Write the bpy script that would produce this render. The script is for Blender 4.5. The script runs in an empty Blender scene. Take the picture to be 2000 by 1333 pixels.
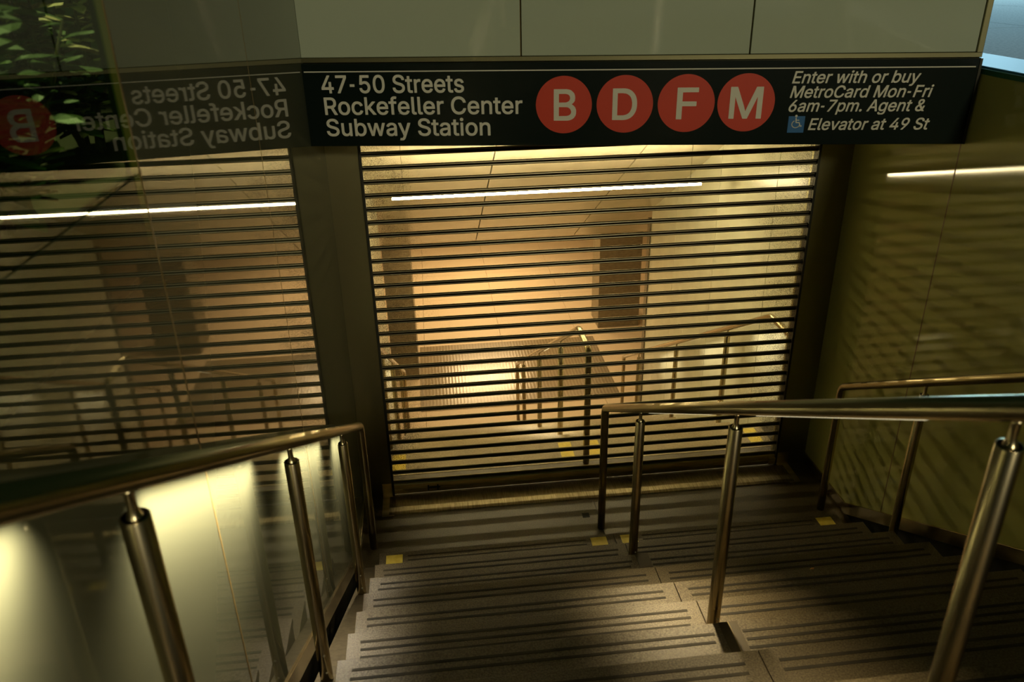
import bpy, bmesh, math, random
from mathutils import Vector, Matrix

scene = bpy.context.scene
COL = scene.collection

# ---------------------------------------------------------------- camera
cam_d = bpy.data.cameras.new('camera')
cam_d.sensor_width = 36.0
cam_d.lens = 1574.48 / 2000.0 * 36.0
cam_d.clip_start = 0.05
cam_d.dof.use_dof = True
cam_d.dof.focus_distance = 5.3
cam_d.dof.aperture_fstop = 3.6
cam = bpy.data.objects.new('camera', cam_d)
COL.objects.link(cam)
RGT = Vector((0.9938000171569382, -0.10944259392649651, -0.019591950732622664))
UPV = Vector((0.06471745129476497, 0.4261374908331619, 0.9023405623179791))
FWD = Vector((0.09040562701944634, 0.8980140074303167, -0.4305782914432216))
CAM = Vector((0.464, -4.1437, 3.6025))
cam.matrix_world = Matrix(((RGT.x, UPV.x, -FWD.x, CAM.x), (RGT.y, UPV.y, -FWD.y, CAM.y),
                           (RGT.z, UPV.z, -FWD.z, CAM.z), (0, 0, 0, 1)))
scene.camera = cam

# ---------------------------------------------------------------- world, exposure
scene.view_settings.view_transform = 'Standard'
scene.view_settings.look = 'None'
scene.view_settings.gamma = 1.0
scene.view_settings.use_curve_mapping = False
scene.view_settings.exposure = 0.0
w = bpy.data.worlds.new('night_sky')
scene.world = w
w.use_nodes = True
w.node_tree.nodes['Background'].inputs[0].default_value = (0.22, 0.46, 0.15, 1)
w.node_tree.nodes['Background'].inputs[1].default_value = 0.024


def lamp(name, kind, loc, target, power, color, **kw):
    d = bpy.data.lights.new(name, kind)
    d.energy = power
    d.color = color
    for k, v in kw.items():
        setattr(d, k, v)
    o = bpy.data.objects.new(name, d)
    COL.objects.link(o)
    o.location = loc
    o.rotation_euler = (Vector(target) - Vector(loc)).to_track_quat('-Z', 'Y').to_euler()
    return o


# street lamp far behind the stair head, on the bulkhead and the sign
lamp('street_light', 'SPOT', (4.2, -17.0, 7.6), (1.5, 0.0, 3.2), 2600, (1.0, 0.90, 0.62),
     spot_size=math.radians(24), spot_blend=0.5, shadow_soft_size=0.5)
# cool light from the street on the pavement beyond the right wall
lamp('street_screen_light', 'SPOT', (9.5, 8.5, 6.2), (4.2, 1.2, 3.05), 2000, (0.45, 0.82, 1.0),
     spot_size=math.radians(75), spot_blend=0.6, shadow_soft_size=0.8)
# unseen fill spot, added to brighten the shrubs in the planter at the left
lamp('planter_fill_light', 'SPOT', (-1.7, -1.2, 8.0), (-0.75, -1.5, 3.5), 1300, (1.0, 0.86, 0.60),
     spot_size=math.radians(26), spot_blend=0.4, shadow_soft_size=0.15)
# lobby lights under the lower ceiling beyond the stairs
LOBBY = (1.0, 0.72, 0.40)
lamp('lobby_light', 'AREA', (1.5, 11.8, -0.10), (1.5, 11.8, -3), 100, LOBBY, shape='RECTANGLE', size=1.4, size_y=0.2)
lamp('lobby_light', 'AREA', (1.6, 9.4, -0.10), (1.6, 9.4, -3), 75, LOBBY, shape='RECTANGLE', size=5.0, size_y=1.6)
lamp('lobby_light', 'AREA', (1.6, 7.0, -0.10), (1.6, 6.4, -3), 45, LOBBY, shape='RECTANGLE', size=3.0, size_y=0.2)

# ---------------------------------------------------------------- constants of the place
RISE, RUN = 0.17, 0.3047
SL = RISE / RUN
XL, XR = -0.147, 3.232          # faces of the two glass walls
YG = 0.861                      # plane of the rolling gate
YTOP = -17 * RUN                # head of the stairs, at street level
ZST = 18 * RISE


def nose(y):
    return RISE - SL * y


# ---------------------------------------------------------------- materials
def mat(name, base=(0.5, 0.5, 0.5), rough=0.5, metal=0.0, ior=1.5, emit=None, strength=0.0):
    m = bpy.data.materials.new(name)
    m.use_nodes = True
    b = m.node_tree.nodes['Principled BSDF']
    b.inputs['Base Color'].default_value = (*base, 1)
    b.inputs['Roughness'].default_value = rough
    b.inputs['Metallic'].default_value = metal
    b.inputs['IOR'].default_value = ior
    if emit:
        b.inputs['Emission Color'].default_value = (*emit, 1)
        b.inputs['Emission Strength'].default_value = strength
    return m


def nodes(m):
    nt = m.node_tree
    return nt, nt.nodes, nt.links, nt.nodes['Principled BSDF']


def front_only(N, L, fr, mix):
    """glass pane: the outer face mirrors, the inner face lets the ray out"""
    ge = N.new('ShaderNodeNewGeometry')
    iv = N.new('ShaderNodeMath')
    iv.operation = 'SUBTRACT'
    iv.inputs[0].default_value = 1.0
    L.new(ge.outputs['Backfacing'], iv.inputs[1])
    mu = N.new('ShaderNodeMath')
    mu.operation = 'MULTIPLY'
    L.new(fr.outputs[0], mu.inputs[0])
    L.new(iv.outputs[0], mu.inputs[1])
    L.new(mu.outputs[0], mix.inputs[0])


def speckle(m, c0, c1, scale=60.0, detail=6.0, lo=0.35, hi=0.65, stretch=(1, 1, 1), bump=0.0, rough=None, bscale=None):
    nt, N, L, b = nodes(m)
    tc = N.new('ShaderNodeTexCoord')
    mp = N.new('ShaderNodeMapping')
    mp.inputs['Scale'].default_value = stretch
    L.new(tc.outputs['Object'], mp.inputs[0])
    nz = N.new('ShaderNodeTexNoise')
    nz.inputs['Scale'].default_value = scale
    nz.inputs['Detail'].default_value = detail
    L.new(mp.outputs[0], nz.inputs['Vector'])
    r = N.new('ShaderNodeValToRGB')
    r.color_ramp.elements[0].position = lo
    r.color_ramp.elements[1].position = hi
    r.color_ramp.elements[0].color = (*c0, 1)
    r.color_ramp.elements[1].color = (*c1, 1)
    L.new(nz.outputs['Fac'], r.inputs[0])
    L.new(r.outputs[0], b.inputs['Base Color'])
    if rough:
        mr = N.new('ShaderNodeMapRange')
        mr.inputs['To Min'].default_value = rough[0]
        mr.inputs['To Max'].default_value = rough[1]
        L.new(nz.outputs['Fac'], mr.inputs['Value'])
        L.new(mr.outputs[0], b.inputs['Roughness'])
    if bump:
        n2 = N.new('ShaderNodeTexNoise')
        n2.inputs['Scale'].default_value = bscale or scale * 2
        n2.inputs['Detail'].default_value = 4
        L.new(mp.outputs[0], n2.inputs['Vector'])
        bp = N.new('ShaderNodeBump')
        bp.inputs['Strength'].default_value = bump
        bp.inputs['Distance'].default_value = 0.004
        L.new(n2.outputs['Fac'], bp.inputs['Height'])
        L.new(bp.outputs[0], b.inputs['Normal'])
    return m


M_glass = mat('frosted_glass', (0.135, 0.14, 0.085), 0.025, ior=1.62)
M_glass_r = mat('frosted_glass_dull', (0.38, 0.38, 0.12), 0.06, ior=1.36)
M_bulk = mat('grey_frosted_glass', (0.46, 0.52, 0.38), 0.06, ior=1.5)
M_joint = mat('joint_sealant', (0.20, 0.14, 0.04), 0.6)
M_dark = mat('dark_recess', (0.012, 0.012, 0.008), 0.9)
M_steel = mat('brushed_steel', (0.46, 0.39, 0.24), 0.25, metal=1.0)
M_jamb = mat('brushed_jamb_steel', (0.31, 0.29, 0.155), 0.36, metal=1.0)
M_rod = mat('gate_steel', (0.17, 0.15, 0.09), 0.34, metal=1.0)
M_bar = speckle(mat('gate_bar_steel', rough=0.3, metal=1.0), (0.52, 0.41, 0.22), (0.74, 0.62, 0.38), 6, 5,
                stretch=(0.6, 4, 4), rough=(0.22, 0.4))
M_guide = mat('dark_guide_steel', (0.05, 0.05, 0.035), 0.5, metal=0.7)
M_thr = speckle(mat('threshold_steel', rough=0.3, metal=1.0), (0.15, 0.125, 0.065), (0.27, 0.23, 0.14), 16, 4,
                stretch=(8, 0.6, 1), rough=(0.36, 0.52))
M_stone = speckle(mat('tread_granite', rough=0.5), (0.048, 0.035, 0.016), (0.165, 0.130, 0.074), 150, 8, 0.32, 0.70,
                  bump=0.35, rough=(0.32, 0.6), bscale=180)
M_land = speckle(mat('landing_granite', rough=0.45), (0.045, 0.034, 0.014), (0.10, 0.078, 0.036), 120, 6,
                 bump=0.15, rough=(0.3, 0.5), bscale=150)
M_grip = speckle(mat('grip_strip_dark', rough=0.75), (0.012, 0.009, 0.004), (0.048, 0.037, 0.018), 9, 5, 0.35, 0.75)
M_yellow = speckle(mat('yellow_tile', rough=0.5), (0.82, 0.62, 0.06), (0.96, 0.78, 0.13), 25, 5, 0.3, 0.6)
M_recess = mat('recess_plate_dark', (0.055, 0.038, 0.014), 0.5)
M_recess2 = mat('recess_line', (0.22, 0.16, 0.06), 0.5)
M_stringer = speckle(mat('stringer_stone', rough=0.5), (0.07, 0.055, 0.03), (0.12, 0.10, 0.06), 40, 5)
M_sign = mat('sign_black', (0.004, 0.010, 0.007), 0.25, ior=1.4)
M_white = mat('sign_white', (0.74, 0.72, 0.58), 0.5)
M_red = mat('sign_red', (0.62, 0.045, 0.012), 0.5)
M_blue = mat('sign_blue', (0.015, 0.13, 0.34), 0.5)
M_ceil = speckle(mat('ceiling_panel', rough=0.24, ior=1.8), (0.74, 0.68, 0.52), (0.84, 0.78, 0.60), 5, 6, 0.3, 0.7)
M_tilew = speckle(mat('far_wall_panel', rough=0.3), (0.82, 0.83, 0.66), (0.92, 0.93, 0.76), 4, 6, 0.35, 0.65)
M_lobby = speckle(mat('lobby_floor', rough=0.5), (0.58, 0.47, 0.32), (0.70, 0.58, 0.41), 60, 6)
M_col = speckle(mat('column_stone', rough=0.4), (0.16, 0.13, 0.075), (0.24, 0.20, 0.12), 14, 6, stretch=(1, 1, 3))
M_tube = mat('tube_glow', (1, 1, 1), 0.5, emit=(1.0, 0.84, 0.51), strength=80.0)
M_led = mat('led_glow', (1, 1, 1), 0.5, emit=(1.0, 0.86, 0.54), strength=0.8)
M_coping = mat('coping_painted_sheen', (0.07, 0.23, 0.36), 0.55, ior=1.15)  # blue reflection of the street painted into the base colour
M_edge = mat('glass_edge_green', (0.02, 0.11, 0.05), 0.3)
M_pave = speckle(mat('pavement_concrete', rough=0.85), (0.22, 0.22, 0.21), (0.50, 0.49, 0.46), 55, 8, 0.3, 0.7)
M_leaf = speckle(mat('leaf_green', rough=0.5), (0.022, 0.045, 0.010), (0.055, 0.085, 0.020), 9, 2)
M_pale = mat('leaf_pale', (0.60, 0.42, 0.33), 0.5)
M_stem = mat('stem_brown', (0.06, 0.04, 0.02), 0.8)
M_soil = mat('soil', (0.03, 0.022, 0.012), 0.9)
M_dry = mat('dry_leaf_brown', (0.55, 0.25, 0.06), 0.7)

# mat with ribs on the lower floor
M_mat = mat('ribbed_mat', (0.26, 0.21, 0.14), 0.22, ior=2.0)
nt, N, L, b = nodes(M_mat)
tc = N.new('ShaderNodeTexCoord')
wv = N.new('ShaderNodeTexWave')
wv.bands_direction = 'X'
wv.inputs['Scale'].default_value = 6.0
L.new(tc.outputs['Object'], wv.inputs['Vector'])
bp = N.new('ShaderNodeBump')
bp.inputs['Strength'].default_value = 0.25
bp.inputs['Distance'].default_value = 0.003
L.new(wv.outputs['Fac'], bp.inputs['Height'])
L.new(bp.outputs[0], b.inputs['Normal'])
rp = N.new('ShaderNodeValToRGB')
rp.color_ramp.elements[0].color = (0.21, 0.165, 0.10, 1)
rp.color_ramp.elements[1].color = (0.30, 0.245, 0.16, 1)
L.new(wv.outputs['Fac'], rp.inputs[0])
L.new(rp.outputs[0], b.inputs['Base Color'])

# clear gate panel: see-through plastic with dirt specks gathered near its two ends
M_panel = bpy.data.materials.new('clear_panel')
M_panel.use_nodes = True
nt = M_panel.node_tree
N, L = nt.nodes, nt.links
b = N['Principled BSDF']
b.inputs['Base Color'].default_value = (0.22, 0.15, 0.06, 1)
b.inputs['Roughness'].default_value = 0.8
tr = N.new('ShaderNodeBsdfTransparent')
tr.inputs[0].default_value = (0.97, 0.95, 0.88, 1)
gl = N.new('ShaderNodeBsdfGlossy')
gl.inputs['Roughness'].default_value = 0.08
mg = N.new('ShaderNodeMixShader')
mg.inputs[0].default_value = 0.035
L.new(tr.outputs[0], mg.inputs[1])
L.new(gl.outputs[0], mg.inputs[2])
mx = N.new('ShaderNodeMixShader')
L.new(mg.outputs[0], mx.inputs[1])
L.new(b.outputs[0], mx.inputs[2])
tc = N.new('ShaderNodeTexCoord')
sp = N.new('ShaderNodeSeparateXYZ')
L.new(tc.outputs['Object'], sp.inputs[0])
ab = N.new('ShaderNodeMath')
ab.operation = 'ABSOLUTE'
L.new(sp.outputs['X'], ab.inputs[0])
edge = N.new('ShaderNodeMapRange')
edge.inputs['From Min'].default_value = 1.0
edge.inputs['From Max'].default_value = 1.47
edge.inputs['To Min'].default_value = 0.0
edge.inputs['To Max'].default_value = 0.24
L.new(ab.outputs[0], edge.inputs['Value'])
n1 = N.new('ShaderNodeTexNoise')
n1.inputs['Scale'].default_value = 190
n1.inputs['Detail'].default_value = 6
n1.inputs['Roughness'].default_value = 0.7
L.new(tc.outputs['Object'], n1.inputs['Vector'])
n2 = N.new('ShaderNodeTexNoise')
n2.inputs['Scale'].default_value = 5
n2.inputs['Detail'].default_value = 3
obi = N.new('ShaderNodeObjectInfo')
va = N.new('ShaderNodeVectorMath')
va.operation = 'ADD'
L.new(tc.outputs['Object'], va.inputs[0])
L.new(obi.outputs['Location'], va.inputs[1])
L.new(va.outputs[0], n2.inputs['Vector'])
L.new(va.outputs[0], n1.inputs['Vector'])
su = N.new('ShaderNodeMath')
su.operation = 'ADD'
L.new(n1.outputs['Fac'], su.inputs[0])
L.new(edge.outputs[0], su.inputs[1])
s2 = N.new('ShaderNodeMath')
s2.operation = 'MULTIPLY_ADD'
s2.inputs[1].default_value = 0.35
L.new(n2.outputs['Fac'], s2.inputs[0])
L.new(su.outputs[0], s2.inputs[2])
cr = N.new('ShaderNodeMapRange')
cr.inputs['From Min'].default_value = 0.84
cr.inputs['From Max'].default_value = 1.10
cr.inputs['To Max'].default_value = 0.75
L.new(s2.outputs[0], cr.inputs['Value'])
L.new(cr.outputs[0], mx.inputs[0])
L.new(mx.outputs[0], N['Material Output'].inputs['Surface'])

# clear glass of the near left panels above the street
M_clear = bpy.data.materials.new('clear_glass')
M_clear.use_nodes = True
nt = M_clear.node_tree
N, L = nt.nodes, nt.links
tr = N.new('ShaderNodeBsdfTransparent')
tr.inputs[0].default_value = (0.62, 0.80, 0.50, 1)
gl = N.new('ShaderNodeBsdfGlossy')
gl.inputs['Roughness'].default_value = 0.02
fr = N.new('ShaderNodeFresnel')
fr.inputs['IOR'].default_value = 1.62
mx = N.new('ShaderNodeMixShader')
front_only(N, L, fr, mx)
L.new(tr.outputs[0], mx.inputs[1])
L.new(gl.outputs[0], mx.inputs[2])
L.new(mx.outputs[0], N['Material Output'].inputs['Surface'])


# near left panels: the frost thins out towards the top of the pane
M_fade = M_glass.copy()
M_fade.name = 'frosted_glass_fading'
nt, N, L, b = nodes(M_fade)
tr = N.new('ShaderNodeBsdfTransparent')
tr.inputs[0].default_value = (0.62, 0.80, 0.50, 1)
gl = N.new('ShaderNodeBsdfGlossy')
gl.inputs['Roughness'].default_value = 0.025
fr = N.new('ShaderNodeFresnel')
fr.inputs['IOR'].default_value = 1.62
m1 = N.new('ShaderNodeMixShader')
front_only(N, L, fr, m1)
L.new(tr.outputs[0], m1.inputs[1])
L.new(gl.outputs[0], m1.inputs[2])
tc = N.new('ShaderNodeTexCoord')
sp = N.new('ShaderNodeSeparateXYZ')
L.new(tc.outputs['Object'], sp.inputs[0])
mr = N.new('ShaderNodeMapRange')
mr.interpolation_type = 'SMOOTHSTEP'
mr.inputs['From Min'].default_value = 2.95
mr.inputs['From Max'].default_value = 3.20
L.new(sp.outputs['Z'], mr.inputs['Value'])
m2 = N.new('ShaderNodeMixShader')
L.new(mr.outputs[0], m2.inputs[0])
L.new(b.outputs[0], m2.inputs[1])
L.new(m1.outputs[0], m2.inputs[2])
L.new(m2.outputs[0], N['Material Output'].inputs['Surface'])


# ---------------------------------------------------------------- mesh helpers
def box(bm, x0, x1, y0, y1, z0, z1, rot=None, piv=None):
    vs = [bm.verts.new((x, y, z)) for x in (x0, x1) for y in (y0, y1) for z in (z0, z1)]
    for f in ((0, 1, 3, 2), (4, 6, 7, 5), (0, 4, 5, 1), (2, 3, 7, 6), (0, 2, 6, 4), (1, 5, 7, 3)):
        bm.faces.new([vs[i] for i in f])
    return vs


def prism_x(bm, prof, x0, x1):
    """profile of (y, z) pushed along X"""
    a = [bm.verts.new((x0, y, z)) for y, z in prof]
    c = [bm.verts.new((x1, y, z)) for y, z in prof]
    n = len(prof)
    bm.faces.new(a)
    bm.faces.new(c[::-1])
    for i in range(n):
        bm.faces.new((a[i], c[i], c[(i + 1) % n], a[(i + 1) % n]))


def prism_z(bm, prof, z0, z1):
    a = [bm.verts.new((x, y, z0)) for x, y in prof]
    c = [bm.verts.new((x, y, z1)) for x, y in prof]
    n = len(prof)
    bm.faces.new(a[::-1])
    bm.faces.new(c)
    for i in range(n):
        bm.faces.new((a[i], a[(i + 1) % n], c[(i + 1) % n], c[i]))


def frame_of(d):
    d = d.normalized()
    u = d.cross(Vector((0, 0, 1)))
    if u.length < 1e-4:
        u = Vector((1, 0, 0))
    u.normalize()
    return u, d.cross(u)


def sweep(bm, pts, radii, seg=24, caps=True):
    """tube through points with one radius per point, mitred at bends"""
    pts = [Vector(p) for p in pts]
    if not hasattr(radii, '__len__'):
        radii = [radii] * len(pts)
    rings = []
    u = None
    for i, p in enumerate(pts):
        d = (pts[min(i + 1, len(pts) - 1)] - pts[max(i - 1, 0)]).normalized()
        if u is None:
            u, v = frame_of(d)
        else:
            u = (u - d * u.dot(d)).normalized()
            v = d.cross(u)
        rings.append([bm.verts.new(p + (u * math.cos(2 * math.pi * k / seg) + v * math.sin(2 * math.pi * k / seg)) * radii[i])
                      for k in range(seg)])
    for a, c in zip(rings, rings[1:]):
        for k in range(seg):
            bm.faces.new((a[k], a[(k + 1) % seg], c[(k + 1) % seg], c[k]))
    if caps:
        bm.faces.new(rings[0][::-1])
        bm.faces.new(rings[-1])


def obj(name, bm, m, parent=None, loc=None, bevel=0.0, smooth=False):
    bmesh.ops.recalc_face_normals(bm, faces=bm.faces[:])
    if loc is not None:
        bmesh.ops.translate(bm, verts=bm.verts[:], vec=-Vector(loc))
    if smooth:
        for f in bm.faces:
            f.smooth = len(f.verts) == 4
    me = bpy.data.meshes.new(name)
    bm.to_mesh(me)
    bm.free()
    me.materials.append(m)
    o = bpy.data.objects.new(name, me)
    COL.objects.link(o)
    if loc is not None:
        o.location = loc
    if parent:
        o.parent = parent
    if bevel:
        md = o.modifiers.new('bevel', 'BEVEL')
        md.width = bevel
        md.segments = 2
        md.limit_method = 'ANGLE'
    return o


def part(name, m, parent, *boxes, bevel=0.0):
    bm = bmesh.new()
    for bx in boxes:
        box(bm, *bx)
    return obj(name, bm, m, parent, bevel=bevel)


def struct(name, m, *boxes, bevel=0.0):
    o = part(name, m, None, *boxes, bevel=bevel)
    o['kind'] = 'structure'
    return o


def thing(name, label, cat, loc=(0, 0, 0), group=None):
    o = bpy.data.objects.new(name, None)
    o.empty_display_size = 0.1
    COL.objects.link(o)
    o.location = loc
    return tag(o, label, cat, group)


def tag(o, label, cat, group=None):
    o['label'] = label
    o['category'] = cat
    if group:
        o['group'] = group
    return o


def settle(root):
    """move a thing's root to its base without moving its parts"""
    bpy.context.view_layer.update()


# ---------------------------------------------------------------- the setting
# landing floor between the stairs and the gate, running on under it
struct('floor', M_land, (XL - 0.03, 1.512, 0.0, 0.585, -0.12, 0.0), (1.516, XR + 0.03, 0.0, 0.585, -0.12, 0.0),
       (XL - 0.03, XR + 0.03, 0.585, 1.42, -0.12, -0.002))
struct('floor_lower', M_lobby,
       *[(-3.9 + 1.37 * i, -3.9 + 1.37 * (i + 1) - 0.005, 5.3 + 1.37 * j, 5.3 + 1.37 * (j + 1) - 0.005, -2.63, -2.55)
         for i in range(9) for j in range(8)])
bm = bmesh.new()
box(bm, -3.9, 8.4, 5.3, 16.3, -2.70, -2.6)
o = obj('floor_lower_bed', bm, M_joint)
o['kind'] = 'structure'


def wall_panels(parent, m, x0, x1, ys, ztop, trim_up, name='glass_panel', zfun=None):
    for a, c in zip(ys, ys[1:]):
        lo, hi = a + 0.003, c - 0.003
        bm = bmesh.new()
        prof = []
        bot = lambda y: max(nose(y) + trim_up, 0.09)
        yk = (RISE + trim_up - 0.09) / SL
        prof = [(lo, bot(lo))]
        if lo < yk < hi:
            prof.append((yk, 0.09))
        prof += [(hi, bot(hi)), (hi, ztop if not zfun else zfun(a)), (lo, ztop if not zfun else zfun(a))]
        prism_x(bm, prof, x0, x1)
        obj(name, bm, m, parent, bevel=0.0015)


def wall_trim(name, m, x0, x1, up, h):
    y0 = YTOP
    yk = (RISE + up - 0.09) / SL
    top = [(y0, nose(y0) + up), (yk, 0.09), (YG, 0.09)]
    low = [(YG, 0.09 - h), (yk - 0.03, 0.09 - h), (y0, nose(y0) + up - h)]
    bm = bmesh.new()
    prism_x(bm, top + low, x0, x1)
    o = obj(name, bm, m, bevel=0.002)
    o['kind'] = 'structure'
    return o


# left wall: backing, glass panels, clear glass above the street on the near side
wl = struct('wall_left', M_dark, (XL - 0.028, XL - 0.013, -2.357, YG + 0.2, -0.1, 4.3), (XL - 0.028, XL - 0.013, -6.2, -2.357, -0.1, 3.2))
LY = [-6.278, -4.971, -3.664, -2.357, -1.05, YG]
wall_panels(wl, M_fade, XL - 0.012, XL, LY[:4], 3.2, 0.02)
wall_panels(wl, M_glass, XL - 0.012, XL, LY[3:], 4.3, 0.02)
for a, c in zip(LY[:3], LY[1:4]):
    part('clear_panel', M_clear, wl, (XL - 0.012, XL, a + 0.003, c - 0.003, 3.203, 4.3))
    part('joint_strip', M_joint, wl, (XL - 0.016, XL + 0.001, c - 0.004, c + 0.004, 1.0, 4.3))
part('joint_strip', M_joint, wl, (XL - 0.016, XL + 0.0005, -1.052, -1.048, 0.9, 4.3))
wall_trim('baseboard_left', M_steel, XL - 0.012, XL + 0.008, 0.02, 0.075)

# right wall with its coping at street level
wr = struct('wall_right', M_dark, (XR + 0.013, XR + 0.30, -7.5, YG + 0.2, -0.1, ZST - 0.02))
wall_panels(wr, M_glass_r, XR, XR + 0.012, [-7.4, -5.423, -4.116, -2.809, -1.502, -0.195, YG], ZST - 0.012, 0.035)
part('joint_strip', M_joint, wr, (XR - 0.0006, XR + 0.016, -0.200, -0.190, 0.3, ZST - 0.02))
part('glass_edge', M_edge, wr, (XR - 0.004, XR + 0.016, -7.4, -0.21, ZST - 0.03, ZST - 0.004), bevel=0.002)
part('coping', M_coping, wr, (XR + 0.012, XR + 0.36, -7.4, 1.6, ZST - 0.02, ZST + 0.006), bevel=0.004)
wall_trim('baseboard_right', M_steel, XR - 0.008, XR + 0.012, 0.035, 0.075)

# street level: pavement to the right and behind the stair head, planter to the left
slabs = []
for i in range(6):
    for j in range(9):
        slabs.append((3.60 + 1.4 * i, 3.60 + 1.4 * (i + 1) - 0.008, -7.4 + 2.3 * j, -7.4 + 2.3 * (j + 1) - 0.008, ZST - 0.1, ZST - 0.004))
g = struct('ground_street', M_pave, *slabs, (-3.0, 12.0, -14.0, YTOP - 0.01, ZST - 0.1, ZST - 0.002))
struct('planter_soil', M_soil, (-2.6, -0.176, -6.2, 1.0, 2.95, 3.05))

# jambs of the gate opening and the soffit over the landing
for nm, x0, x1, kx0, kx1 in (('trim_1', XL - 0.012, 0.052, -0.02, 0.068), ('trim_2', 3.012, XR + 0.012, 3.012, 3.10)):
    t = struct(nm, M_jamb, (x0, x1, YG - 0.002, YG + 0.12, 0.0, 2.75), bevel=0.003)
    part('kick_plate', M_bar, t, (kx0, kx1, YG - 0.006, YG - 0.002, 0.0, 0.10), (kx0, kx1, 0.6, YG - 0.004, 0.0, 0.003))
SA = Vector((XL, 0.335, 0))
SB = Vector((XR, -0.20, 0))
SD = (SB - SA).normalized()            # along the sign, left to right
SN = Vector((SD.y, -SD.x, 0))          # out of the sign, towards the stairs
SLEN = (SB - SA).length


def sp_pt(s, z, out=0.0):
    p = SA + SD * s + SN * out
    return Vector((p.x, p.y, z - 0.006 * s))


def sign_box(bm, s0, s1, z0, z1, o0, o1):
    vs = [bm.verts.new(sp_pt(s, z, oo)) for s in (s0, s1) for oo in (o0, o1) for z in (z0, z1)]
    for f in ((0, 1, 3, 2), (4, 6, 7, 5), (0, 4, 5, 1), (2, 3, 7, 6), (0, 2, 6, 4), (1, 5, 7, 3)):
        bm.faces.new([vs[i] for i in f])


bm = bmesh.new()
pa, pb = sp_pt(0, 0, -0.13), sp_pt(SLEN, 0, -0.13)
prism_z(bm, [(pa.x, pa.y), (pb.x, pb.y), (XR, 1.47), (XL, 1.47)], 2.745, 2.93)
o = obj('ceiling_landing', bm, M_jamb)
o['kind'] = 'structure'

# header above the sign
bm = bmesh.new()
sign_box(bm, 0, SLEN, 2.80, 4.3, -0.12, -0.02)
hd = obj('wall_header', bm, M_joint)
hd['kind'] = 'structure'
for a, c in ((0.0, 1.132), (1.140, 2.281), (2.289, SLEN - 0.03)):
    bm = bmesh.new()
    sign_box(bm, a, c, 3.152, 4.3, -0.02, 0.0)
    obj('glass_panel', bm, M_bulk, hd, bevel=0.002)
bm = bmesh.new()
sign_box(bm, 0, SLEN, 3.127, 3.150, -0.02, 0.012)
sign_box(bm, SLEN - 0.028, SLEN, 3.150, 4.3, -0.02, 0.012)
o = obj('trim_3', bm, M_jamb, bevel=0.002)
o['kind'] = 'structure'

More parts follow.
